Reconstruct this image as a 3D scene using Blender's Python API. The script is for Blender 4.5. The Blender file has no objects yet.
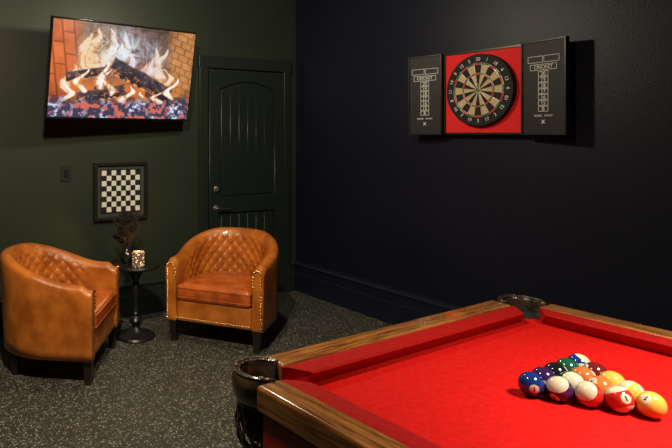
import bpy, bmesh, math, random
import numpy as np
from mathutils import Vector, Matrix
random.seed(7); np.random.seed(7)
S = bpy.context.scene
try:
    S.view_settings.view_transform = 'Standard'
    S.view_settings.look = 'None'
except Exception: pass
COL = S.collection

# ---------------------------------------------------------------- materials
def mat(name, col, rough=0.5, metal=0.0, spec=0.5, emis=None, es=0.0, coat=0.0):
    m = bpy.data.materials.new(name); m.use_nodes = True
    b = m.node_tree.nodes['Principled BSDF']
    b.inputs['Base Color'].default_value = (*col, 1)
    b.inputs['Roughness'].default_value = rough
    b.inputs['Metallic'].default_value = metal
    b.inputs['Specular IOR Level'].default_value = spec
    b.inputs['Coat Weight'].default_value = coat
    if emis:
        b.inputs['Emission Color'].default_value = (*emis, 1)
        b.inputs['Emission Strength'].default_value = es
    return m

def N(m, t): return m.node_tree.nodes.new(t)
def L(m, a, b): m.node_tree.links.new(a, b)

def noisy(name, c1, c2, scale=5, rough=0.5, stretch=(1,1,1), bump=0.0, bscale=None, detail=6, spec=0.5, lo=.35, hi=.65, coat=0, dist=0):
    m = mat(name, c1, rough, spec=spec, coat=coat)
    b = m.node_tree.nodes['Principled BSDF']
    tc = N(m,'ShaderNodeTexCoord'); mp = N(m,'ShaderNodeMapping'); mp.inputs['Scale'].default_value = stretch
    L(m, tc.outputs['Object'], mp.inputs[0])
    n = N(m,'ShaderNodeTexNoise'); n.inputs['Scale'].default_value = scale; n.inputs['Detail'].default_value = detail
    n.inputs['Distortion'].default_value = dist
    L(m, mp.outputs[0], n.inputs['Vector'])
    r = N(m,'ShaderNodeValToRGB'); r.color_ramp.elements[0].position = lo; r.color_ramp.elements[1].position = hi
    r.color_ramp.elements[0].color = (*c1,1); r.color_ramp.elements[1].color = (*c2,1)
    L(m, n.outputs['Fac'], r.inputs[0]); L(m, r.outputs[0], b.inputs['Base Color'])
    if bump:
        n2 = N(m,'ShaderNodeTexNoise'); n2.inputs['Scale'].default_value = bscale or scale*4; n2.inputs['Detail'].default_value = 4
        L(m, mp.outputs[0], n2.inputs['Vector'])
        bp = N(m,'ShaderNodeBump'); bp.inputs['Strength'].default_value = bump; bp.inputs['Distance'].default_value = .01
        L(m, n2.outputs['Fac'], bp.inputs['Height']); L(m, bp.outputs[0], b.inputs['Normal'])
    return m

M_wall_g = noisy('wall_dark_green', (.022,.030,.021), (.027,.037,.025), 1.2, .45, bump=.15, bscale=120, spec=.4)  # dark green tone for the back and left walls
M_wall_n = noisy('wall_navy', (.0055,.0066,.0175), (.0068,.0080,.0215), 1.2, .45, bump=.15, bscale=120, spec=.3)  # navy tone for the right and front walls
M_trim_n = mat('trim_navy', (.0085,.0105,.025), .30, spec=.5)
M_trim_g = mat('trim_green', (.016,.022,.019), .34, spec=.45)
M_door = mat('door_paint', (.014,.021,.019), .30, spec=.5)
M_ceil = mat('ceiling_paint', (.04,.04,.04), .8)
M_leather = noisy('tan_leather', (.34,.085,.009), (.60,.18,.026), 7, .30, bump=.25, bscale=160, spec=.55, coat=.15)
M_leather_seat = noisy('tan_leather_seat', (.34,.062,.009), (.57,.13,.020), 12, .28, bump=.3, bscale=90, spec=.55, coat=.15)
M_darkwood = mat('dark_wood', (.012,.009,.008), .35)
M_brass = mat('brass', (.85,.58,.24), .25, metal=1)
M_black = mat('black_satin', (.010,.010,.010), .35)
M_blackmat = mat('black_matte', (.009,.009,.009), .6)
M_blackgl = mat('black_gloss', (.008,.008,.008), .15, coat=.5)
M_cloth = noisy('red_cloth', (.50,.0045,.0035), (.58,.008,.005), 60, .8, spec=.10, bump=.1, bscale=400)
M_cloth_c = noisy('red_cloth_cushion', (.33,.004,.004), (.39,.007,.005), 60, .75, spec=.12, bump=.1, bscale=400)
M_wood = noisy('oak_rail', (.15,.046,.009), (.48,.19,.042), 7, .18, stretch=(1.2,14,14), spec=.55, coat=.9, dist=.6)
M_wood_y = noisy('oak_rail_long', (.15,.046,.009), (.48,.19,.042), 7, .18, stretch=(14,1.2,14), spec=.55, coat=.9, dist=.6)
M_apron = noisy('apron_red_wood', (.42,.016,.007), (.58,.030,.010), 6, .4, stretch=(10,1.2,10), coat=.2, dist=.5)
M_iron = noisy('pocket_leather', (.012,.010,.009), (.09,.058,.036), 18, .20, bump=.35, bscale=70, coat=.7)
M_white = mat('white_print', (.78,.78,.76), .6)
M_cream = mat('sisal_cream', (.58,.42,.22), .8)
M_sblack = mat('sisal_black', (.009,.008,.008), .8)
M_sred = mat('sisal_red', (.60,.02,.015), .8)
M_sgreen = mat('sisal_green', (.01,.16,.05), .8)
M_felt = mat('cabinet_red_felt', (.82,.010,.012), .8)
M_wire = mat('steel_wire', (.65,.65,.65), .3, metal=1)
M_chrome = mat('satin_nickel', (.5,.5,.48), .3, metal=1)

def floor_mat():
    m = mat('rubber_floor_flecked', (.03,.031,.029), .45, spec=.4)
    b = m.node_tree.nodes['Principled BSDF']
    tc = N(m,'ShaderNodeTexCoord')
    base = N(m,'ShaderNodeTexNoise'); base.inputs['Scale'].default_value=300; base.inputs['Detail'].default_value=3
    L(m, tc.outputs['Object'], base.inputs['Vector'])
    rb = N(m,'ShaderNodeValToRGB'); rb.color_ramp.elements[0].position=.38; rb.color_ramp.elements[1].position=.66
    rb.color_ramp.elements[0].color=(.016,.017,.015,1); rb.color_ramp.elements[1].color=(.070,.069,.058,1)
    L(m, base.outputs['Fac'], rb.inputs[0])
    col = rb.outputs[0]
    for sc, th, c, seed in ((75,.22,(.46,.45,.38,1),0.0),(130,.24,(.30,.30,.25,1),3.3)):
        mp = N(m,'ShaderNodeMapping'); mp.inputs['Location'].default_value=(seed,seed*1.7,0)
        L(m, tc.outputs['Object'], mp.inputs[0])
        nz = N(m,'ShaderNodeTexNoise'); nz.inputs['Scale'].default_value=110
        L(m, mp.outputs[0], nz.inputs['Vector'])
        mixv = N(m,'ShaderNodeVectorMath'); mixv.operation='MULTIPLY_ADD'
        mixv.inputs[1].default_value=(.010,.010,.010)
        L(m, nz.outputs['Color'], mixv.inputs[0]); L(m, mp.outputs[0], mixv.inputs[2])
        v = N(m,'ShaderNodeTexVoronoi'); v.inputs['Scale'].default_value=sc
        L(m, mixv.outputs[0], v.inputs['Vector'])
        sep = N(m,'ShaderNodeSeparateColor'); L(m, v.outputs['Color'], sep.inputs[0])
        lt = N(m,'ShaderNodeMath'); lt.operation='LESS_THAN'; lt.inputs[1].default_value=th*1.4
        L(m, v.outputs['Distance'], lt.inputs[0])
        sel = N(m,'ShaderNodeMath'); sel.operation='LESS_THAN'; sel.inputs[1].default_value=.40
        L(m, sep.outputs[0], sel.inputs[0])
        mu = N(m,'ShaderNodeMath'); mu.operation='MULTIPLY'
        L(m, lt.outputs[0], mu.inputs[0]); L(m, sel.outputs[0], mu.inputs[1])
        mx = N(m,'ShaderNodeMix'); mx.data_type='RGBA'
        L(m, mu.outputs[0], mx.inputs[0]); L(m, col, mx.inputs[6]); mx.inputs[7].default_value=c
        col = mx.outputs[2]
    L(m, col, b.inputs['Base Color'])
    bp = N(m,'ShaderNodeBump'); bp.inputs['Strength'].default_value=.4; bp.inputs['Distance'].default_value=.004
    L(m, base.outputs['Fac'], bp.inputs['Height']); L(m, bp.outputs[0], b.inputs['Normal'])
    return m
M_floor = floor_mat()

# ---------------------------------------------------------------- geometry helpers
def empty(name, loc=(0,0,0), rz=0):
    e = bpy.data.objects.new(name, None); COL.objects.link(e)
    e.location = loc; e.rotation_euler = (0,0,rz); e.empty_display_size=.1
    return e
def addmesh(name, verts, faces, m, parent=None, smooth=False, loc=(0,0,0), rot=(0,0,0)):
    me = bpy.data.meshes.new(name); me.from_pydata([tuple(v) for v in verts], [], faces); me.update()
    bm = bmesh.new(); bm.from_mesh(me); bmesh.ops.recalc_face_normals(bm, faces=bm.faces); bm.to_mesh(me); bm.free()
    o = bpy.data.objects.new(name, me); COL.objects.link(o)
    if m: me.materials.append(m)
    if smooth:
        for p in me.polygons: p.use_smooth = True
    o.location = loc; o.rotation_euler = rot
    if parent: o.parent = parent
    return o
def box(name, lo, hi, m, parent=None, bevel=0.0, seg=2, rot=(0,0,0)):
    c = [(a+b)/2 for a,b in zip(lo,hi)]; h = [(b-a)/2 for a,b in zip(lo,hi)]
    vs = [(x*h[0],y*h[1],z*h[2]) for x in (-1,1) for y in (-1,1) for z in (-1,1)]
    fs = [(0,1,3,2),(4,6,7,5),(0,4,5,1),(2,3,7,6),(0,2,6,4),(1,5,7,3)]
    o = addmesh(name, vs, fs, m, parent, loc=c, rot=rot)
    if bevel:
        md = o.modifiers.new('bevel','BEVEL'); md.width=bevel; md.segments=seg
        for p in o.data.polygons: p.use_smooth=True
        md.harden_normals=True
    return o
def lathe(name, prof, m, parent=None, loc=(0,0,0), n=40, rot=(0,0,0), cap=True):
    vs=[]; fs=[]
    for r,z in prof:
        for i in range(n):
            a=2*math.pi*i/n; vs.append((r*math.cos(a), r*math.sin(a), z))
    for j in range(len(prof)-1):
        for i in range(n):
            k=(i+1)%n; fs.append((j*n+i, j*n+k, (j+1)*n+k, (j+1)*n+i))
    if cap:
        fs.append(tuple(range(n))); fs.append(tuple(range((len(prof)-1)*n, len(prof)*n)))
    o = addmesh(name, vs, fs, m, parent, smooth=True, loc=loc, rot=rot)
    md=o.modifiers.new('es','EDGE_SPLIT'); md.split_angle=math.radians(40)
    return o
def extrude_poly(name, pts, z0, z1, m, parent=None, bevel=0, loc=(0,0,0), rot=(0,0,0)):
    n=len(pts)
    vs=[(x,y,z0) for x,y in pts]+[(x,y,z1) for x,y in pts]
    fs=[tuple(range(n)),tuple(range(n,2*n))]+[(i,(i+1)%n,n+(i+1)%n,n+i) for i in range(n)]
    o=addmesh(name,vs,fs,m,parent,loc=loc,rot=rot)
    if bevel:
        md=o.modifiers.new('bevel','BEVEL'); md.width=bevel; md.segments=3; md.limit_method='ANGLE'; md.angle_limit=math.radians(35)
        for p in o.data.polygons: p.use_smooth=True
        md.harden_normals=True
    return o
def tube(name, pts, r, m, parent=None, cyc=False, res=2):
    cu=bpy.data.curves.new(name,'CURVE'); cu.dimensions='3D'; cu.bevel_depth=r; cu.bevel_resolution=res
    plist = pts if isinstance(pts[0][0],(list,tuple)) else [pts]
    for pp in plist:
        sp=cu.splines.new('POLY'); sp.points.add(len(pp)-1)
        for i,p in enumerate(pp): sp.points[i].co=(*p,1)
        sp.use_cyclic_u=cyc
    o=bpy.data.objects.new(name,cu); COL.objects.link(o); cu.materials.append(m)
    if parent: o.parent=parent
    return o
def text(name, s, size, m, parent, loc, rot, ext=.0006):
    cu=bpy.data.curves.new(name,'FONT'); cu.body=s; cu.size=size; cu.align_x='CENTER'; cu.align_y='CENTER'; cu.extrude=ext
    o=bpy.data.objects.new(name,cu); COL.objects.link(o); cu.materials.append(m)
    o.parent=parent; o.location=loc; o.rotation_euler=rot
    return o
def merge_boxes(name, boxes, m, parent=None, **kw):
    vs=[];fs=[]
    for lo,hi in boxes:
        b=len(vs)
        for x in (lo[0],hi[0]):
            for y in (lo[1],hi[1]):
                for z in (lo[2],hi[2]): vs.append((x,y,z))
        fs += [tuple(b+i for i in f) for f in [(0,1,3,2),(4,6,7,5),(0,4,5,1),(2,3,7,6),(0,2,6,4),(1,5,7,3)]]
    return addmesh(name,vs,fs,m,parent,**kw)

# ---------------------------------------------------------------- room
XR, YB, XL, YF, ZC = 3.73, 4.44, -2.4, -3.0, 2.95
box('floor', (XL-.1,YF-.1,-.1),(XR+.1,YB+.1,0), M_floor)
box('ceiling', (XL-.1,YF-.1,ZC),(XR+.1,YB+.1,ZC+.1), M_ceil)
box('wall_back', (XL-.1,YB,0),(XR+.1,YB+.1,ZC), M_wall_g)
box('wall_right', (XR,YF,0),(XR+.1,YB,ZC), M_wall_n)
box('wall_left', (XL-.1,YF,0),(XL,YB,ZC), M_wall_g)
box('wall_front', (XL-.1,YF-.1,0),(XR+.1,YF,ZC), M_wall_n)

def baseboard(name, a, b, nrm, m):
    prof=[(0,0),(.018,0),(.018,.165),(.015,.172),(.015,.235),(.022,.243),(.024,.255),(.018,.268),(.010,.275),(.006,.288),(0,.288)]
    vs=[]
    for p in (a,b):
        for o,z in prof: vs.append((p[0]+nrm[0]*o, p[1]+nrm[1]*o, z))
    n=len(prof)
    fs=[(i,i+1,n+i+1,n+i) for i in range(n-1)]+[tuple(range(n)),tuple(range(n,2*n))]
    return addmesh(name,vs,fs,m)
baseboard('baseboard_right',(XR,YF),(XR,YB),(-1,0),M_trim_n)
baseboard('baseboard_back',(XL,YB),(2.645,YB),(0,-1),M_trim_g)
baseboard('baseboard_back_corner',(3.655,YB),(XR-.025,YB),(0,-1),M_trim_g)

# ---------------------------------------------------------------- door
dx0,dx1,dh = 2.745,3.555,2.035
D = empty('door_1',(0,0,0))
box('slab',(dx0,YB-.022,.012),(dx1,YB-.002,dh),M_door,D)
def curve2d(name, outer, holes, thick, m, parent, y):
    cu=bpy.data.curves.new(name,'CURVE'); cu.dimensions='2D'; cu.fill_mode='BOTH'; cu.extrude=thick; cu.bevel_depth=.005; cu.bevel_resolution=2
    for poly in [outer]+holes:
        sp=cu.splines.new('POLY'); sp.points.add(len(poly)-1)
        for i,p in enumerate(poly): sp.points[i].co=(p[0],p[1],0,1)
        sp.use_cyclic_u=True
    o=bpy.data.objects.new(name,cu); COL.objects.link(o); cu.materials.append(m); o.parent=parent
    o.location=(0,y,0); o.rotation_euler=(math.pi/2,0,0)
    return o
px0,px1=dx0+.10,dx1-.10
def archpoly(z0,z1,rise,ins=0):
    pts=[(px0+ins,z0+ins),(px1-ins,z0+ins)]
    for i in range(25):
        t=i/24; x=px1-ins+(px0-px1+2*ins)*t
        pts.append((x, z1-ins-rise+rise*(1-(2*t-1)**2)))
    return pts
outer=[(dx0+.004,.016),(dx1-.004,.016),(dx1-.004,dh-.004),(dx0+.004,dh-.004)]
top=archpoly(.92,1.95,.075); bot=archpoly(.22,.79,.0)
curve2d('stiles_and_rails',outer,[top,bot],.004,M_door,D,YB-.031)
npl=6; w=(px1-px0-.05)/npl
for z0,z1,rise,nm in ((.92,1.95,.075,'upper'),(.22,.79,0,'lower')):
    for k in range(npl):
        xa=px0+.025+k*w+.004; xb=px0+.025+(k+1)*w-.004
        def zz(x):
            t=(x-px0)/(px1-px0); return z1-rise+rise*(1-(2*t-1)**2)-.025
        pts=[(xa,z0+.025),(xb,z0+.025)]+[(xb+(xa-xb)*i/6, zz(xb+(xa-xb)*i/6)) for i in range(7)]
        curve2d('plank_%s_%d'%(nm,k+1),pts,[],.0015,M_door,D,YB-.025)
box('casing_left',(2.648,YB-.032,0),(2.735,YB,dh+.12),M_trim_g,D,.006)
box('casing_right',(3.565,YB-.032,0),(3.645,YB,dh+.12),M_trim_g,D,.006)
box('casing_head',(2.640,YB-.036,dh+.02),(3.652,YB-.001,dh+.125),M_trim_g,D,.006)
box('threshold',(2.74,YB-.05,0),(3.56,YB-.005,.012),M_chrome,D,.003)
hx=2.815
lathe('deadbolt',[(.0,0),(.031,0),(.031,.010),(.024,.018),(.0,.018)],M_chrome,D,(hx,YB-.037,1.0),rot=(math.pi/2,0,0),cap=False)
box('thumb_turn',(hx-.006,YB-.075,.985),(hx+.006,YB-.053,1.015),M_chrome,D,.003)
lathe('lever_rose',[(.0,0),(.032,0),(.032,.008),(.022,.014),(.011,.016),(.011,.045),(.0,.045)],M_chrome,D,(hx,YB-.037,.83),rot=(math.pi/2,0,0),cap=False)
tube('lever_arm',[(hx,YB-.078,.83),(hx+.03,YB-.080,.832),(hx+.075,YB-.080,.828),(hx+.115,YB-.074,.824)],.009,M_chrome,D)

# ---------------------------------------------------------------- light switch
SW=empty('light_switch',(1.467,YB,1.176))
box('plate',(-.042,-.008,-.062),(.042,-.0005,.062),M_blackmat,SW,.003)
box('rocker',(-.017,-.013,-.033),(.017,-.006,.033),M_black,SW,.002)

# ---------------------------------------------------------------- framed chessboard
CB=empty('framed_chessboard',(1.92,YB,1.024))
s=.232; fw=.028
M_frame=mat('frame_black_wood',(.014,.013,.012),.35)
M_mat=mat('mat_board',(.040,.045,.036),.8)
for nm,lo,hi in (('frame_top',(-s,-.035,s-fw),(s,-.001,s)),('frame_bottom',(-s,-.035,-s),(s,-.001,-s+fw)),
                 ('frame_left',(-s,-.035,-s+fw),(-s+fw,-.001,s-fw)),('frame_right',(s-fw,-.035,-s+fw),(s,-.001,s-fw))):
    box(nm,lo,hi,M_frame,CB,.004)
box('mat_board',(-s+fw,-.012,-s+fw),(s-fw,-.002,s-fw),M_mat,CB)
q=.0415; wb=[];bb=[]
for i in range(8):
    for j in range(8):
        x=(i-4)*q; z=(j-4)*q
        (wb if (i+j)%2 else bb).append(((x+.001,-.020,z+.001),(x+q-.001,-.0125,z+q-.001)))
merge_boxes('white_squares',wb,mat('chess_white',(.74,.75,.70),.5),CB)
merge_boxes('black_squares',bb,M_blackmat,CB)
merge_boxes('board_edging',[((-4*q-.008,-.018,-4*q-.008),(4*q+.008,-.0122,-4*q-.002)),((-4*q-.008,-.018,4*q+.002),(4*q+.008,-.0122,4*q+.008)),
   ((-4*q-.008,-.018,-4*q-.002),(-4*q-.002,-.0122,4*q+.002)),((4*q+.002,-.018,-4*q-.002),(4*q+.008,-.0122,4*q+.002))],M_blackmat,CB)

# ---------------------------------------------------------------- television
TV=empty('television',(1.836,4.150,1.944))
TV.rotation_euler=(math.radians(10),0,math.radians(6.0))
W,H=1.24,.720
box('bezel',(-W/2,-.012,-H/2),(W/2,.022,H/2),M_blackgl,TV,.004)
box('rear_housing',(-W*.36,.022,-H*.42),(W*.36,.058,H*.2),M_blackmat,TV,.01)
box('mount_plate',(-.15,.058,-.12),(.15,.075,.12),M_blackmat,TV,.003)
tube('mount_arm',[(0,.07,0),(.08,.14,0),(-.02,.24,.0)],.018,M_black,TV)
box('arm_wall_plate',(-.14,.232,-.12),(.06,.245,.12),M_black,TV,.003)
def lattice(nx,ny,w,h,seed):
    rs=np.random.RandomState(seed); g=rs.rand(ny+2,nx+2)
    X=np.linspace(0,nx,w,endpoint=False); Y=np.linspace(0,ny,h,endpoint=False)
    xi=X.astype(int); yi=Y.astype(int); xf=X-xi; yf=Y-yi
    xf=xf*xf*(3-2*xf); yf=yf*yf*(3-2*yf)
    a=g[yi][:,xi]; b=g[yi][:,xi+1]; c=g[yi+1][:,xi]; d=g[yi+1][:,xi+1]
    xf=xf[None,:]; yf=yf[:,None]
    return (a*(1-xf)+b*xf)*(1-yf)+(c*(1-xf)+d*xf)*yf
def fbm(nx,ny,w,h,seed,o=4):
    r=0;amp=1;t=0
    for k in range(o):
        r=r+amp*lattice(nx*2**k,ny*2**k,w,h,seed+k*13); t+=amp; amp*=.55
    return r/t
gw,gh=360,205
U,V=np.meshgrid(np.linspace(0,1,gw),np.linspace(0,1,gh))
def sm(a,b,x):
    t=np.clip((x-a)/(b-a),0,1); return t*t*(3-2*t)
n1=fbm(6,4,gw,gh,1); n2=fbm(16,9,gw,gh,5); n3=fbm(40,24,gw,gh,9,3)
def samp(tex,u,v):
    h_,w_=tex.shape
    return tex[np.clip((v*h_).astype(int),0,h_-1),np.clip((u*w_).astype(int),0,w_-1)]
def bricks(u,v,bw,bh):
    row=np.floor(v/bh); off=(row%2)*.5; uu=u/bw+off
    fx=uu-np.floor(uu); fy=v/bh-row
    e=np.minimum(np.minimum(fx,1-fx)*bw/bh,np.minimum(fy,1-fy))
    rnd=np.modf(np.abs(np.sin(np.floor(uu)*12.99+row*78.2)*437.5))[0]
    return sm(.03,.14,e),rnd
mL,rL=bricks(V*.9+.1*U,U+.10*V,.20,.075)
mR,rR=bricks(U-.1*V,V+.5*(U-.9),.085,.075)
mC,rC=bricks(U,V,.12,.075)
left=np.stack([.34+.14*rL,.065+.04*rL,.018+.015*rL],-1)*(.35+.75*mL)[...,None]
right=np.stack([.42+.14*rR,.17+.07*rR,.055+.03*rR],-1)*(.55+.45*mR)[...,None]
ctr=np.stack([.085+.04*rC,.045+.02*rC,.034+.014*rC],-1)*(.5+.5*mC)[...,None]
wl=(1-sm(.12,.24,U+.04*(n1-.5)))[...,None]; wr=sm(.76,.86,U)[...,None]
img=ctr*(1-wl)*(1-wr)+left*wl+right*wr
img*=(.55+.9*n2)[...,None]
img+= (sm(.0,.5,V)*np.exp(-((U-.03)/.10)**2)*.12)[...,None]*np.array([1,.22,.04])
img+= (np.exp(-((U-.35)/.25)**2-((V-.45)/.35)**2)*.18)[...,None]*np.array([1,.28,.06])
img*= (.35+.75*sm(.02,.45,V))[...,None]
T1=fbm(20,6,900,500,41,4); T2=fbm(9,5,900,500,57,3); T3=fbm(34,9,900,500,63,3)
def wisps(tex,wx,wy,seed,sharp,wp=.30):
    wa=samp(T2,(U*.9+seed*.013)%1,(V*.8+.1)%1)-.5; wb_=samp(T2,(U*.7+.3)%1,(V*.9+seed*.017)%1)-.5
    x=(U*wx+wa*wp+seed*.11)%1; y=(V*wy+wb_*.15+seed*.07)%1
    n=samp(tex,x,y); n=(n-.5)*1.7+.5
    return np.clip(1-np.abs(2*n-1)*1.5,0,1)**sharp
def blob(cx,cy,w_,h_): return np.exp(-((U-cx)/w_)**2-((V-cy)/h_)**2)
def over(img,c,a): a=np.clip(a,0,1)[...,None]; return img*(1-a)+c*a
def tongue(cx,b0,ht,wd,ph,lean):
    yy=(V-b0)/ht
    cxx=cx+lean*yy+ .026*np.sin(yy*7+ph)+.09*(samp(T2,(U*.5+ph*.13)%1,(V*.9+ph*.07)%1)-.5)
    w_=wd*(np.clip(1-yy,0,1)**.75)*(.5+.9*sm(-.1,.35,yy))+1e-4
    return np.clip(1-np.abs(U-cxx)/w_,0,1)*sm(-.05,.10,yy)*(yy<1)
tg=np.zeros_like(U)
for a in [(.22,.40,.50,.085,0.2,.02),(.29,.45,.50,.080,1.7,-.03),(.36,.50,.46,.070,3.1,.03),(.44,.50,.44,.070,4.4,.05),(.52,.50,.36,.045,5.5,-.02),
          (.66,.40,.40,.060,2.4,.03),(.73,.36,.44,.070,.9,.02),(.80,.32,.26,.040,3.9,.03),(.14,.24,.32,.050,2.0,-.02)]:
    tg=np.maximum(tg,tongue(*a))
f1=wisps(T1,.75,.42,1,1.4); f2=wisps(T3,.6,.45,4,1.3)
body=sm(.02,.45,tg*(.45+1.0*n2))
img=over(img,np.stack([.62+.25*n1,.17+.25*tg,.03+.10*tg],-1),body*.62)
core=sm(.20,.95,tg*(.35+1.2*f1+.6*f2))
cool=sm(.26,.46,U)*(1-sm(.62,.85,U))
img=over(img,np.stack([np.full_like(U,.98)-.16*cool,.62+.18*f1+.08*cool,.30+.30*f1+.42*cool],-1),core*.9)
env=.9*blob(.30,.72,.12,.22)+.9*blob(.46,.76,.12,.2)+.4*blob(.6,.76,.1,.16)+.6*blob(.73,.66,.08,.2)
F=env*(f1*.8+f2*.6)
img=over(img,np.stack([.66+.1*F,.42+.3*F+.16*cool,.28+.2*F+.44*cool],-1),F*.8)
def log(x0,y0,x1,y1,r,hot):
    global img
    ax=16/9; dx=(x1-x0)*ax; dy=y1-y0; Ln=math.hypot(dx,dy); dx/=Ln; dy/=Ln
    px=(U-x0)*ax; py=V-y0; t=px*dx+py*dy; d=-px*dy+py*dx
    rr=r*(1+.35*(n2-.5))
    m=sm(-.012,.006,t)*(1-sm(Ln-.006,Ln+.012,t))*(1-sm(rr-.012,rr+.006,np.abs(d)))
    sh=np.clip(.5+.5*d/r,0,1)
    k=samp(T3,(t*.45+d*.5)%1,(d*1.6+.3)%1)
    base=np.stack([.015+.13*sh*n3*k*2,.014+.10*sh*n3*k*2,.02+.12*sh*n3*k*2],-1)
    grid=np.clip(np.abs(np.sin(t*40+8*n2))*np.abs(np.sin(d*50+7*n1)),0,1)
    crack=(1-sm(.03,.18,grid))*(1-sh)*hot*sm(.4,.55,n3)
    base=base+crack[...,None]*np.array([1.3,.32,.05])
    edge=(sm(.70,1,-d/r)*sm(.44,.58,n3))*hot
    base=base+edge[...,None]*np.array([1.0,.50,.22])
    img=over(img,base,m)
img=over(img,np.array([.80,.22,.04]),np.exp(-((V-.30)/.11)**2)*sm(.08,.2,U)*(1-sm(.85,.97,U))*sm(.42,.64,n2)*.8)
log(.10,.42,.40,.52,.050,.8)
log(.18,.20,.50,.31,.062,1.0)
log(.60,.16,.97,.22,.045,1.0)
log(.40,.58,.84,.27,.088,.7)
log(.30,.30,.37,.56,.032,.9)
tg2=np.zeros_like(U)
for a in [(.20,.26,.26,.040,1.2,.01),(.33,.30,.34,.040,2.6,.02),(.39,.24,.30,.035,.4,-.02),(.53,.16,.20,.045,3.3,.02),(.64,.12,.18,.045,4.9,-.02),(.74,.16,.14,.04,.7,.02),(.86,.22,.26,.035,2.2,.01),(.11,.16,.22,.035,5.1,-.01)]:
    tg2=np.maximum(tg2,tongue(*a))
b2=sm(.02,.36,tg2*(.4+1.0*n2)); img=over(img,np.array([.82,.32,.07]),b2*.7)
c2=sm(.25,.75,tg2*(.4+1.0*f2+.6*f1)); img=over(img,np.array([.96,.88,.78]),c2)
bed=(1-sm(.12,.24,V+.12*(n1-.5)))
k1=sm(.45,.60,n3); k2=sm(.45,.62,n2)
emb=np.stack([.05+.20*k1,.05+.19*k1,.09+.30*k1],-1)
img=over(img,emb,bed*.92)
rd=bed*sm(.48,.60,1-n2)*sm(.46,.62,n3); img=over(img,np.array([.80,.13,.04]),rd*.85)
wh=bed*sm(.54,.68,n3)*k2; img=over(img,np.array([.68,.74,.98]),wh*1.0)
img=np.clip(img,0,1.1)
co=np.stack([(U-.5)*(W-.024),np.full_like(U,-.0135),(V-.5)*(H-.03)],-1).reshape(-1,3)
idx=np.arange(gw*gh).reshape(gh,gw)
fc=np.stack([idx[:-1,:-1],idx[:-1,1:],idx[1:,1:],idx[1:,:-1]],-1).reshape(-1,4)
me=bpy.data.meshes.new('screen'); me.from_pydata(co.tolist(),[],fc.tolist())
ca=me.color_attributes.new('picture','FLOAT_COLOR','POINT')
rgba=np.concatenate([img.reshape(-1,3),np.ones((gw*gh,1))],1).astype(np.float32)
ca.data.foreach_set('color',rgba.ravel())
so=bpy.data.objects.new('screen',me); COL.objects.link(so); so.parent=TV
ms=mat('tv_screen',(.005,.005,.005),.3); at=N(ms,'ShaderNodeAttribute'); at.attribute_name='picture'
b=ms.node_tree.nodes['Principled BSDF']; L(ms,at.outputs['Color'],b.inputs['Emission Color']); b.inputs['Emission Strength'].default_value=1.0
me.materials.append(ms)

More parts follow.
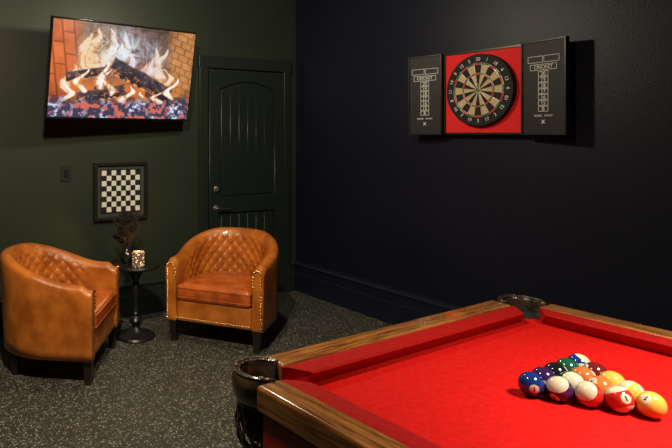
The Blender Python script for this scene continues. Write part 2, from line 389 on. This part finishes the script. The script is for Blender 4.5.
# ---------------------------------------------------------------- barrel armchairs
def armchair(name, loc, facing):
    rz=math.atan2(facing[1],facing[0])+math.pi/2
    E=empty(name,(loc[0],loc[1],0),rz)
    R=.317; h=.040; zb=.15; ya=-.275
    path=[]
    step=.009
    n=int((0-ya)/step)
    for i in range(n): path.append((R,ya+i*step*1.0,1,0))
    na=int(math.pi*R/step)
    for i in range(na+1):
        a=math.pi*i/na; path.append((R*math.cos(a),R*1.02*math.sin(a),math.cos(a),math.sin(a)))
    for i in range(n-1,-1,-1): path.append((-R,ya+i*step,-1,0))
    tot=len(path)
    s_list=[0]
    for i in range(1,tot): s_list.append(s_list[-1]+math.hypot(path[i][0]-path[i-1][0],path[i][1]-path[i-1][1]))
    LL=s_list[-1]
    def smt(a,b,x):
        t=min(1,max(0,(x-a)/(b-a))); return t*t*(3-2*t)
    def section(i,ins=0.0):
        x,y,nx,ny=path[i]; s_=s_list[i]; d=min(s_,LL-s_); c=abs(s_-LL/2)
        zt=.59+.150*smt(.08,.66,d) - .03*(1-smt(0,.05,d))
        out=[]
        hh=h-ins; b0=zb+ins; tp=zt-ins
        flare=lambda z:.028*max(0,(z-zb))/(.6)*(.4+.6*smt(.1,.5,d))
        for k in range(9):
            z=b0+(tp-hh-b0)*k/8; out.append((hh+flare(z),z))
        for k in range(1,8):
            a=math.pi*k/8; z=tp-hh+hh*math.sin(a); out.append((hh*math.cos(a)+flare(z),z))
        qa=1-smt(.50,.66,c)
        K=44
        for k in range(K+1):
            z=tp-hh+(b0-(tp-hh))*k/K
            off=0
            if z>.36 and ins==0:
                P=.082; A=((s_-LL/2)+z*.95)/P; B=((s_-LL/2)-z*.95)/P
                da=abs(A-round(A)); db=abs(B-round(B)); dm=min(da,db)
                edge=smt(0,.02,(tp-hh)-z)
                off=.017*qa*edge*(min(1,dm/.28)**.5)-.002*qa*edge
            out.append((-hh-off+flare(z)*.8,z))
        return [(x+nx*o,y+ny*o,z) for o,z in out]
    rings=[]
    def endring(i,ins,fw):
        return [(p[0],p[1]-fw,p[2]) for p in section(i,ins)]
    rings.append(endring(0,.012,.022)); rings.append(endring(0,.004,.019)); rings.append(endring(0,.0008,.012))
    for i in range(tot): rings.append(section(i))
    rings.append(endring(tot-1,.0008,.012)); rings.append(endring(tot-1,.004,.019)); rings.append(endring(tot-1,.012,.022))
    m=len(rings[0]); vs=[v for r in rings for v in r]; fs=[]
    for j in range(len(rings)-1):
        for k in range(m):
            k2=(k+1)%m; fs.append((j*m+k,j*m+k2,(j+1)*m+k2,(j+1)*m+k))
    fs.append(tuple(range(m))); fs.append(tuple(range((len(rings)-1)*m,len(rings)*m)))
    addmesh('barrel_back',vs,fs,M_leather,E,smooth=True)
    def dshape(w,y0,ry,n=24):
        pts=[(-w,y0),(w,y0)]
        for i in range(n+1):
            a=math.pi*i/n; pts.append((w*math.cos(a),ry*math.sin(a)))
        return pts
    extrude_poly('seat_base',dshape(.275,-.285,.262),.152,.30,M_leather,E,bevel=.012)
    vs=[];fs=[]
    base=dshape(.269,-.298,.255,40)
    per=[]
    P=base+[base[0]]
    tl=sum(math.dist(P[i],P[i+1]) for i in range(len(P)-1)); npnt=96; i=0;seg0=0
    for k in range(npnt):
        t=tl*k/npnt
        while seg0+math.dist(P[i],P[i+1])<t: seg0+=math.dist(P[i],P[i+1]); i+=1
        f=(t-seg0)/math.dist(P[i],P[i+1]); per.append((P[i][0]+(P[i+1][0]-P[i][0])*f,P[i][1]+(P[i+1][1]-P[i][1])*f))
    cx,cy=0,-.04
    prof=[(.93,.298),(.985,.305),(1.0,.325),(1.0,.385),(.985,.402),(.95,.412),(.85,.422),(.6,.434),(.3,.440),(.05,.441)]
    for f,z in prof:
        for x,y in per: vs.append((cx+(x-cx)*f,cy+(y-cy)*f,z))
    for j in range(len(prof)-1):
        for k in range(npnt): fs.append((j*npnt+k,j*npnt+(k+1)%npnt,(j+1)*npnt+(k+1)%npnt,(j+1)*npnt+k))
    fs.append(tuple(range(npnt))); fs.append(tuple(range((len(prof)-1)*npnt,len(prof)*npnt)))
    addmesh('seat_cushion',vs,fs,M_leather_seat,E,smooth=True)
    tube('cushion_piping',[[(cx+(x-cx)*.995,cy+(y-cy)*.995,z) for x,y in per] for z in (.325,.392)],.0045,M_leather_seat,E,cyc=True)
    for k,(x,y) in enumerate(((.307,-.262),(-.307,-.262),(.215,.225),(-.215,.225))):
        t=.026;b_=.018
        v=[(x-b_,y-b_,0),(x+b_,y-b_,0),(x+b_,y+b_,0),(x-b_,y+b_,0),(x-t,y-t,.151),(x+t,y-t,.151),(x+t,y+t,.151),(x-t,y+t,.151)]
        addmesh('leg_%d'%(k+1),v,[(0,1,2,3),(4,5,6,7),(0,1,5,4),(1,2,6,5),(2,3,7,6),(3,0,4,7)],M_darkwood,E)
    pos=[]
    yf=ya-.0235
    for sx in (1,-1):
        z=.172
        while z<.535:
            pos.append((sx*(R+h-.013),yf+.001,z))
            if z>.44: pos.append((sx*(R-h+.012),yf+.001,z))
            z+=.0215
        for k in range(1,6):
            a=math.pi*k/6; pos.append((sx*(R+.004)+(h-.013)*math.cos(a)*1.0,yf+.001,.535+(h-.016)*math.sin(a)))
    x=-.28
    while x<.285:
        pos.append((x,-.287,.172)); x+=.0215
    vs=[];fs=[]
    for p in pos:
        b0=len(vs); r=.0082
        for jj,(rr,dd) in enumerate(((1,0),(.75,.6),(.0,.95))):
            if rr==0: vs.append((p[0],p[1]-r*dd,p[2]))
            else:
                for kk in range(8):
                    a=2*math.pi*kk/8; vs.append((p[0]+r*rr*math.cos(a),p[1]-r*dd*.7,p[2]+r*rr*math.sin(a)))
        for kk in range(8):
            k2=(kk+1)%8; fs.append((b0+kk,b0+k2,b0+8+k2,b0+8+kk)); fs.append((b0+8+kk,b0+8+k2,b0+16))
    addmesh('nail_heads',vs,fs,M_brass,E,smooth=True)
    return E
armchair('armchair',(2.447,3.685),(-.80,-.60))
armchair('armchair.001',(1.210,3.745),(.81,-.585))

# ---------------------------------------------------------------- side table
ST=empty('side_table',(1.838,3.965,0))
lathe('base',[(.0,0),(.142,0),(.145,.010),(.138,.022),(.105,.030),(.075,.038),(.05,.052),(.030,.075),(.0,.075)],M_black,ST,cap=False)
lathe('turned_column',[(.028,.06),(.022,.085),(.040,.105),(.046,.125),(.036,.145),(.020,.160),(.030,.175),(.020,.19),(.017,.24),(.024,.30),(.028,.34),(.020,.375),(.030,.39),(.018,.405),(.028,.43),(.045,.46),(.075,.495),(.09,.505),(.0,.506)],M_black,ST)
lathe('table_top',[(.0,.505),(.156,.505),(.168,.512),(.170,.522),(.164,.530),(.0,.531)],M_black,ST,n=64,cap=False)

# ---------------------------------------------------------------- candle
CH=empty('candle_holder',(1.822,3.885,.532))
def mg():
    m=mat('patterned_glass_glow',(.10,.06,.04),.2,emis=(1,.62,.34),es=1)  # emission stands in for candlight coming through the glass
    b=m.node_tree.nodes['Principled BSDF']; tc=N(m,'ShaderNodeTexCoord'); v=N(m,'ShaderNodeTexVoronoi'); v.inputs['Scale'].default_value=62
    L(m,tc.outputs['Object'],v.inputs['Vector'])
    r=N(m,'ShaderNodeValToRGB'); r.color_ramp.elements[0].position=.12; r.color_ramp.elements[0].color=(1,1,1,1); r.color_ramp.elements[1].position=.42; r.color_ramp.elements[1].color=(.03,.03,.03,1)
    L(m,v.outputs['Distance'],r.inputs[0]); mu=N(m,'ShaderNodeMath'); mu.operation='MULTIPLY'; mu.inputs[1].default_value=2.2
    L(m,r.outputs[0],mu.inputs[0]); L(m,mu.outputs[0],b.inputs['Emission Strength'])
    return m
lathe('glass_cup',[(.0,0.0),(.034,0),(.042,.008),(.044,.095),(.041,.105),(.037,.100),(.036,.012),(.0,.010)],mg(),CH,cap=False)
lathe('wax',[(.0,.0115),(.034,.0125),(.034,.055),(.0,.055)],mat('wax',(.7,.5,.3),.6,emis=(1,.45,.12),es=1.5),CH,cap=False)
lathe('flame',[(.0005,.056),(.006,.064),(.007,.072),(.003,.088),(.0005,.096)],mat('flame',(1,.7,.3),.5,emis=(1,.6,.2),es=20),CH,n=12)

# ---------------------------------------------------------------- dried plumes in vase
PV=empty('dried_grass_vase',(1.798,4.045,.532))
lathe('vase',[(.0,0),(.032,0),(.045,.02),(.048,.05),(.036,.085),(.018,.105),(.022,.118),(.015,.116),(.0,.10)],M_blackgl,PV,cap=False)
M_plume=noisy('dark_plume',(.012,.008,.007),(.036,.024,.019),40,.9)
stems=[];fr_=[]
for i in range(52):
    a=random.uniform(0,2*math.pi); sp=random.uniform(.01,.12); hh=random.uniform(.20,.40)*(1-.8*sp)
    def P_(t): return (math.cos(a)*sp*t**1.4,math.sin(a)*sp*t**1.4,.09+(hh-.09)*t)
    stems.append([P_(k/8) for k in range(9)])
    for k in range(110):
        t=random.uniform(.15,1); bx,by,bz=P_(t)
        aa=random.uniform(0,6.28); l=random.uniform(.012,.032)
        fr_.append([(bx,by,bz),(bx+math.cos(aa)*l*.6,by+math.sin(aa)*l*.6,bz+l*.5),(bx+math.cos(aa)*l,by+math.sin(aa)*l,bz+l*.45)])
tube('stems',stems,.0012,M_plume,PV,res=1); tube('plumes',fr_,.0016,M_plume,PV,res=0)

# ---------------------------------------------------------------- dartboard cabinet (on right wall)
DC=empty('dartboard_cabinet',(XR,2.512,1.757),-math.pi/2)
hw=.268; cd=.058
box('back_panel',(-hw,-.018,-hw),(hw,-.001,hw),M_felt,DC)
for nm,lo,hi in (('side_top',(-hw,-cd,hw),(hw,-.001,hw+.014)),('side_bottom',(-hw,-cd,-hw-.014),(hw,-.001,-hw)),
                 ('side_left',(-hw-.014,-cd,-hw-.014),(-hw,-.001,hw+.014)),('side_right',(hw,-cd,-hw-.014),(hw+.014,-.001,hw+.014))):
    box(nm,lo,hi,M_black,DC,.002)
box('felt_front',(-hw+.001,-.050,-hw+.001),(hw-.001,-.0185,hw-.001),M_felt,DC)
def door(nm,sign,ang,wd):
    g=empty(nm,(sign*(hw+.016),-cd-.002,0)); g.parent=DC; g.rotation_euler=(0,0,-sign*math.radians(ang)) 
    x0,x1=(0,wd) if sign>0 else (-wd,0)
    box(nm+'_panel',(x0,-.016,-hw-.016),(x1,.008,hw+.016),M_blackmat,g,.002)
    t=.010
    for k,(lo,hi) in enumerate((((x0,-.024,hw+.006),(x1,-.016,hw+.016)),((x0,-.024,-hw-.016),(x1,-.016,-hw-.006)),((x0,-.024,-hw-.006),(x0+t,-.016,hw+.006)),((x1-t,-.024,-hw-.006),(x1,-.016,hw+.006)))):
        box(nm+'_rim_%d'%k,lo,hi,M_black,g,.0015)
    c=(x0+x1)/2; yy=-.0172; R_=(math.pi/2,0,0); ln=[]
    def rect(a,b_,c_,d,w=.0026):
        ln.extend([((a,yy-.0004,b_),(c_,yy+.0008,b_+w)),((a,yy-.0004,d-w),(c_,yy+.0008,d)),((a,yy-.0004,b_),(a+w,yy+.0008,d)),((c_-w,yy-.0004,b_),(c_,yy+.0008,d))])
    rect(c-.10,.150,c-.003,.190); rect(c+.003,.150,c+.10,.190)
    text('player_label','CRICKET',.030,M_white,g,(c,yy,.122),R_)
    rect(c-.085,.104,c+.085,.140)
    for k,sx in enumerate(('20','19','18','17','16','15','B')):
        z=.082-k*.035; rect(c-.032,z-.015,c+.032,z+.017); text('num_%d'%k,sx,.032,M_white,g,(c,yy,z),R_)
    text('footer','HOME   AWAY',.018,M_white,g,(c,yy,-.168),R_); text('mark','x',.05,M_white,g,(c,yy,-.200),R_)
    merge_boxes('score_lines',ln,M_white,g)
door('cabinet_door_left',-1,8,.256)
door('cabinet_door_right',1,8,.288)
DB=empty('dartboard',(0,-.051,.012)); DB.parent=DC
def pol(r,a,y): return (r*math.sin(a),y,r*math.cos(a))
Rb=.238
lathe('board_body',[(.0,0),(Rb,0),(Rb,.032),(Rb-.003,.036),(.0,.036)],M_sblack,DB,rot=(math.pi/2,0,0),n=80,cap=False)
rings=[(.0065,.016,'bull'),(.016,.10,'in'),(.10,.110,'treble'),(.110,.164,'out'),(.164,.175,'double')]
k_=1.02
groups={}
for i in range(20):
    a0=(i-.5)*math.pi/10; a1=(i+.5)*math.pi/10
    for r0,r1,t in rings:
        if t=='bull': mt='g'
        elif t in('in','out'): mt='k' if i%2==0 else 'c'
        else: mt='r' if i%2==0 else 'g'
        g=groups.setdefault(mt,([],[])); b0=len(g[0])
        ns=5
        for j in range(ns+1):
            a=a0+(a1-a0)*j/ns; g[0].append(pol(r0*k_,a,-.0372)); g[0].append(pol(r1*k_,a,-.0372))
        for j in range(ns): g[1].append((b0+2*j,b0+2*j+1,b0+2*j+3,b0+2*j+2))
for kx,mm,nm in (('k',M_sblack,'black_segments'),('c',M_cream,'cream_segments'),('r',M_sred,'red_segments'),('g',M_sgreen,'green_segments')):
    addmesh(nm,groups[kx][0],groups[kx][1],mm,DB)
lathe('bullseye',[(.0,.0),(.0068,0),(.0068,.0012),(0,.0012)],M_sred,DB,(0,-.0365,0),rot=(math.pi/2,0,0),n=20,cap=False)
tube('spider_rings',[[pol(r*k_,2*math.pi*j/72,-.0385) for j in range(72)] for r in (.0065,.016,.10,.11,.164,.175)],.0011,M_wire,DB,cyc=True,res=1)
tube('spider_spokes',[[pol(.016,(i+.5)*math.pi/10,-.0385),pol(.18,(i+.5)*math.pi/10,-.0385)] for i in range(20)],.0010,M_wire,DB,res=1)
nums=[20,1,18,4,13,6,10,15,2,17,3,19,7,16,8,11,14,9,12,5]
for i,nn in enumerate(nums):
    a=i*math.pi/10; p=pol(.203,a,-.0375); aa=a if math.cos(a)>-.2 else a+math.pi
    text('number_%d'%nn,str(nn),.032,M_white,DB,p,(math.pi/2,aa,0))

# ---------------------------------------------------------------- pool table
PT=empty('pool_table',(1.529,1.345,0),math.radians(3))
HWd=.676; LEN=2.35; ZR=.875; ZBED=.832; ww=.078; nose=.142
pc=[( HWd-.075,-.075),(-HWd+.075,-.075),(HWd-.075,-LEN+.075),(-HWd+.075,-LEN+.075)]
box('slate_bed',(-HWd+.09,-LEN+.09,ZBED-.03),(HWd-.09,-.09,ZBED),M_cloth,PT)
RT=.062
def railpoly(pts,nm,m): return extrude_poly(nm,pts,ZR-RT,ZR,m,PT,bevel=.009)
xe=HWd-.135
railpoly([(-xe,0),(xe,0),(xe-.005,-.05),(xe-.005,-ww),(-xe+.005,-ww),(-xe+.005,-.05)],'rail_foot',M_wood)
railpoly([(-xe,-LEN),(xe,-LEN),(xe-.005,-LEN+.05),(xe-.005,-LEN+ww),(-xe+.005,-LEN+ww),(-xe+.005,-LEN+.05)],'rail_head',M_wood)
ym=-LEN/2
for sx,nm in ((1,'right'),(-1,'left')):
    for y0,y1 in ((-.137,ym+.075),(ym-.075,-LEN+.137)):
        railpoly([(sx*HWd,y0),(sx*HWd,y1),(sx*(HWd-ww),y1),(sx*(HWd-ww),y0)],'rail_%s'%nm,M_wood_y)
def cushion(nm,A,B,inw,cutA=.05,cutB=.05):
    d=Vector((B[0]-A[0],B[1]-A[1])).normalized(); iw=Vector(inw); wd=nose-ww
    prof=[(0,ZR-.004,0),(.012,ZR-.002,.2),(wd-.008,ZR-.005,.9),(wd,ZR-.009,1),(wd-.002,ZR-.014,1),(wd-.018,ZBED+.001,.6),(0,ZBED+.001,0)]
    vs=[]
    for end,sg,cut in ((Vector(A),1,cutA),(Vector(B),-1,cutB)):
        for o,z,f in prof:
            p=end+iw*o+d*sg*cut*f; vs.append((p.x,p.y,z))
    n=len(prof); fs=[(i,(i+1)%n,n+(i+1)%n,n+i) for i in range(n)]+[tuple(range(n)),tuple(range(n,2*n))]
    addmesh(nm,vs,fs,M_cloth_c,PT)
cushion('cushion_foot',(-xe,-ww),(xe,-ww),(0,-1))
cushion('cushion_head',(-xe,-LEN+ww),(xe,-LEN+ww),(0,1))
for sx,nm in ((1,'right'),(-1,'left')):
    cushion('cushion_%s_a'%nm,(sx*(HWd-ww),-.137),(sx*(HWd-ww),ym+.07),(-sx,0),.05,.02)
    cushion('cushion_%s_b'%nm,(sx*(HWd-ww),ym-.07),(sx*(HWd-ww),-LEN+.137),(-sx,0),.02,.05)
def pocket(nm,cx,cy,ang,arc,ro=.080,ri=.056):
    n=32; vs=[];fs=[]
    prof=[(ri,ZR-.06),(ri,ZR-.004),(ri+.005,ZR+.003),((ri+ro)/2,ZR+.007),(ro-.007,ZR+.004),(ro,ZR-.006),(ro+.001,ZR-.03),(ro-.004,ZR-.06),(ro-.018,ZR-.075)]
    for i in range(n+1):
        a=ang-arc/2+arc*i/n
        for r,z in prof: vs.append((cx+r*math.cos(a),cy+r*math.sin(a),z))
    m=len(prof)
    for i in range(n):
        for k in range(m): fs.append((i*m+k,i*m+(k+1)%m,(i+1)*m+(k+1)%m,(i+1)*m+k))
    fs.append(tuple(range(m))); fs.append(tuple(range(n*m,(n+1)*m)))
    o=addmesh(nm+'_casting',vs,fs,M_iron,PT,smooth=True)
    es=o.modifiers.new('es','EDGE_SPLIT'); es.split_angle=math.radians(50)
    for rr,zz_ in ((ro-.006,ZR+.0045),(ri+.005,ZR+.003)):
        tube(nm+'_welt',[(cx+rr*math.cos(ang-arc/2+arc*i/n),cy+rr*math.sin(ang-arc/2+arc*i/n),zz_) for i in range(n+1)],.0028,M_iron,PT,res=2)
    for k in (-.40,0,.40):
        a=ang+arc*k; lathe(nm+'_stud',[(0,0),(.006,0),(.005,.003),(0,.0045)],M_brass,PT,(cx+(ri+ro)/2*math.cos(a),cy+(ri+ro)/2*math.sin(a),ZR+.0065),n=14,cap=False)
    lathe(nm+'_well',[(ri+.002,ZBED+.0015),(ri+.002,ZBED-.09),(ri*.8,ZBED-.12),(0,ZBED-.125)],M_blackmat,PT,(cx,cy,0),cap=False)
    lathe(nm+'_hole_shade',[(0,ZBED+.0012),(ri+.004,ZBED+.0012)],M_blackmat,PT,(cx,cy,0),cap=False)  # flat black disc at bed level, painted shade of the pocket hole
    a_n=14
    pr=[(.062,ZR-.075),(.069,ZR-.12),(.066,ZR-.16),(.052,ZR-.195),(.030,ZR-.215)]
    ls=[]
    for k in range(a_n):
        for sg in (1,-1):
            ls.append([(cx+r*math.cos(2*math.pi*(k+sg*j*.5)/a_n),cy+r*math.sin(2*math.pi*(k+sg*j*.5)/a_n),z) for j,(r,z) in enumerate(pr)])
    tube(nm+'_net',ls,.0035,M_iron,PT,res=1)
    tube(nm+'_net_rim',[[(cx+r*math.cos(2*math.pi*k/24),cy+r*math.sin(2*math.pi*k/24),z) for k in range(24)] for r,z in (pr[0],pr[-1])],.005,M_iron,PT,cyc=True)
A240=math.radians(235)
pocket('pocket_1',*pc[0],math.radians(45),A240); pocket('pocket_2',*pc[1],math.radians(135),A240)
pocket('pocket_3',*pc[2],math.radians(-45),A240); pocket('pocket_4',*pc[3],math.radians(225),A240)
pocket('pocket_5',HWd-.055,ym,0,math.radians(190)); pocket('pocket_6',-HWd+.055,ym,math.pi,math.radians(190))
def apron(nm,lo,hi,m): return box(nm,lo,hi,m,PT,.006)
za=ZR-RT-.001
apron('apron_foot',(-xe+.01,-.035,.67),(xe-.01,-.010,za),M_apron)
apron('apron_head',(-xe+.01,-LEN+.010,.67),(xe-.01,-LEN+.035,za),M_apron)
for sx,nm in ((1,'right'),(-1,'left')):
    a,b_=sorted((sx*(HWd-.010),sx*(HWd-.035)))
    apron('apron_%s_a'%nm,(a,ym+.07,.67),(b_,-.15,za),M_apron)
    apron('apron_%s_b'%nm,(a,-LEN+.15,.67),(b_,ym-.07,za),M_apron)
box('cabinet_frame',(-HWd+.135,-LEN+.14,.58),(HWd-.135,-.14,.71),M_apron,PT,.01)
for k,(x,y) in enumerate(((.46,-.24),(-.46,-.24),(.46,-LEN+.24),(-.46,-LEN+.24))):
    lathe('leg_%d'%(k+1),[(.055,0),(.075,.02),(.075,.06),(.05,.09),(.06,.14),(.085,.22),(.095,.32),(.085,.40),(.06,.46),(.085,.49),(.085,.585)],M_apron,PT,(x,y,0),n=32)

# ---------------------------------------------------------------- billiard balls
RB=.0292
def ballmat(nm,col,stripe):
    m=mat('ball_'+nm,col,.10,coat=.5); b=m.node_tree.nodes['Principled BSDF']
    tc=N(m,'ShaderNodeTexCoord'); sx=N(m,'ShaderNodeSeparateXYZ'); L(m,tc.outputs['Object'],sx.inputs[0])
    def math_(op,a,bv=None):
        q=N(m,'ShaderNodeMath'); q.operation=op; L(m,a,q.inputs[0])
        if bv is not None:
            if isinstance(bv,float): q.inputs[1].default_value=bv
            else: L(m,bv,q.inputs[1])
        return q.outputs[0]
    ax=math_('ABSOLUTE',sx.outputs['X'])
    az=math_('ABSOLUTE',sx.outputs['Z'])
    disc=math_('GREATER_THAN',ax,float(RB*.925))
    if stripe:
        w_=math_('GREATER_THAN',az,float(RB*.56)); fac=math_('MAXIMUM',disc,w_)
    else: fac=disc
    mx=N(m,'ShaderNodeMix'); mx.data_type='RGBA'; L(m,fac,mx.inputs[0]); mx.inputs[6].default_value=(*col,1); mx.inputs[7].default_value=(.60,.53,.36,1)
    ay=math_('ABSOLUTE',sx.outputs['Y']); c1=math_('LESS_THAN',ay,float(RB*.06)); c2=math_('LESS_THAN',az,float(RB*.20)); c3=math_('MULTIPLY',c1,c2); c4=math_('MULTIPLY',c3,disc)
    mx2=N(m,'ShaderNodeMix'); mx2.data_type='RGBA'; L(m,c4,mx2.inputs[0]); L(m,mx.outputs[2],mx2.inputs[6]); mx2.inputs[7].default_value=(.02,.02,.02,1)
    L(m,mx2.outputs[2],b.inputs['Base Color'])
    return m
BC={'yellow':(.62,.40,.06),'blue':(.010,.030,.17),'red':(.46,.02,.012),'purple':(.035,.012,.07),'orange':(.55,.14,.03),'green':(.008,.08,.04),'maroon':(.14,.012,.012),'black':(.01,.01,.01)}
rows=[[('yellow',0)],[('red',1),('yellow',1)],[('red',1),('orange',0),('yellow',0)],
      [('purple',1),('green',1),('orange',0),('maroon',0)],[('blue',0),('purple',0),('black',0),('green',0),('blue',1)]]
BB=empty('billiard_balls',(1.612,.685,ZBED+RB+.001),math.radians(3))
mcache={}
bm=bmesh.new(); bmesh.ops.create_uvsphere(bm,u_segments=40,v_segments=24,radius=RB)
for f in bm.faces: f.smooth=True
for r_,row in enumerate(rows):
    for c_,(cn,st) in enumerate(row):
        me=bpy.data.meshes.new('ball'); bm.to_mesh(me)
        key=(cn,st)
        if key not in mcache: mcache[key]=ballmat('%s_%s'%(cn,'stripe' if st else 'solid'),BC[cn],st)
        me.materials.append(mcache[key])
        o=bpy.data.objects.new('ball_%d_%d'%(r_,c_),me); COL.objects.link(o); o.parent=BB
        o.location=((c_-r_/2)*2*RB*1.005, r_*RB*1.7321*1.005,0)
        o.rotation_euler=(random.uniform(-1,1),random.uniform(-1.0,1.0),random.uniform(0,6.28))
bm.free()

# ---------------------------------------------------------------- lights
def area(nm,loc,tgt,size,pw,col,spread=None):
    l=bpy.data.lights.new(nm,'AREA'); l.shape='DISK'; l.size=size; l.energy=pw; l.color=col
    if spread: l.spread=math.radians(spread)
    o=bpy.data.objects.new(nm,l); COL.objects.link(o); o.location=loc
    o.rotation_euler=(Vector(tgt)-Vector(loc)).to_track_quat('-Z','Y').to_euler()
    return o
pk=bpy.data.lights.new('pendant_bulb','POINT'); pk.energy=52; pk.color=(1,.90,.66); pk.shadow_soft_size=.07
pko=bpy.data.objects.new('pendant_bulb',pk); COL.objects.link(pko); pko.location=(2.10,3.05,2.40)
area('pool_table_light',(1.80,.0,2.3),(1.75,.15,0),.45,30,(1,.93,.82),85)
area('ceiling_downlight_near',(.5,1.5,2.88),(1.5,3.5,.3),.22,42,(1,.84,.58),120)
pl=bpy.data.lights.new('candle_light','POINT'); pl.energy=1.3; pl.color=(1,.58,.25); pl.shadow_soft_size=.02
po=bpy.data.objects.new('candle_light',pl); COL.objects.link(po); po.location=(1.822,3.885,.67)
w=bpy.data.worlds.new('room_ambient'); S.world=w; w.use_nodes=True
w.node_tree.nodes['Background'].inputs[0].default_value=(.5,.55,.6,1); w.node_tree.nodes['Background'].inputs[1].default_value=.02

# ---------------------------------------------------------------- camera
cam=bpy.data.cameras.new('camera'); co_=bpy.data.objects.new('camera',cam); COL.objects.link(co_)
cam.sensor_width=36; cam.lens=598/672*36; cam.shift_x=166/672; cam.shift_y=-90/672; cam.clip_start=.05
co_.location=(0,0,1.48); co_.rotation_euler=(math.pi/2,0,-math.radians(28.15))
S.camera=co_
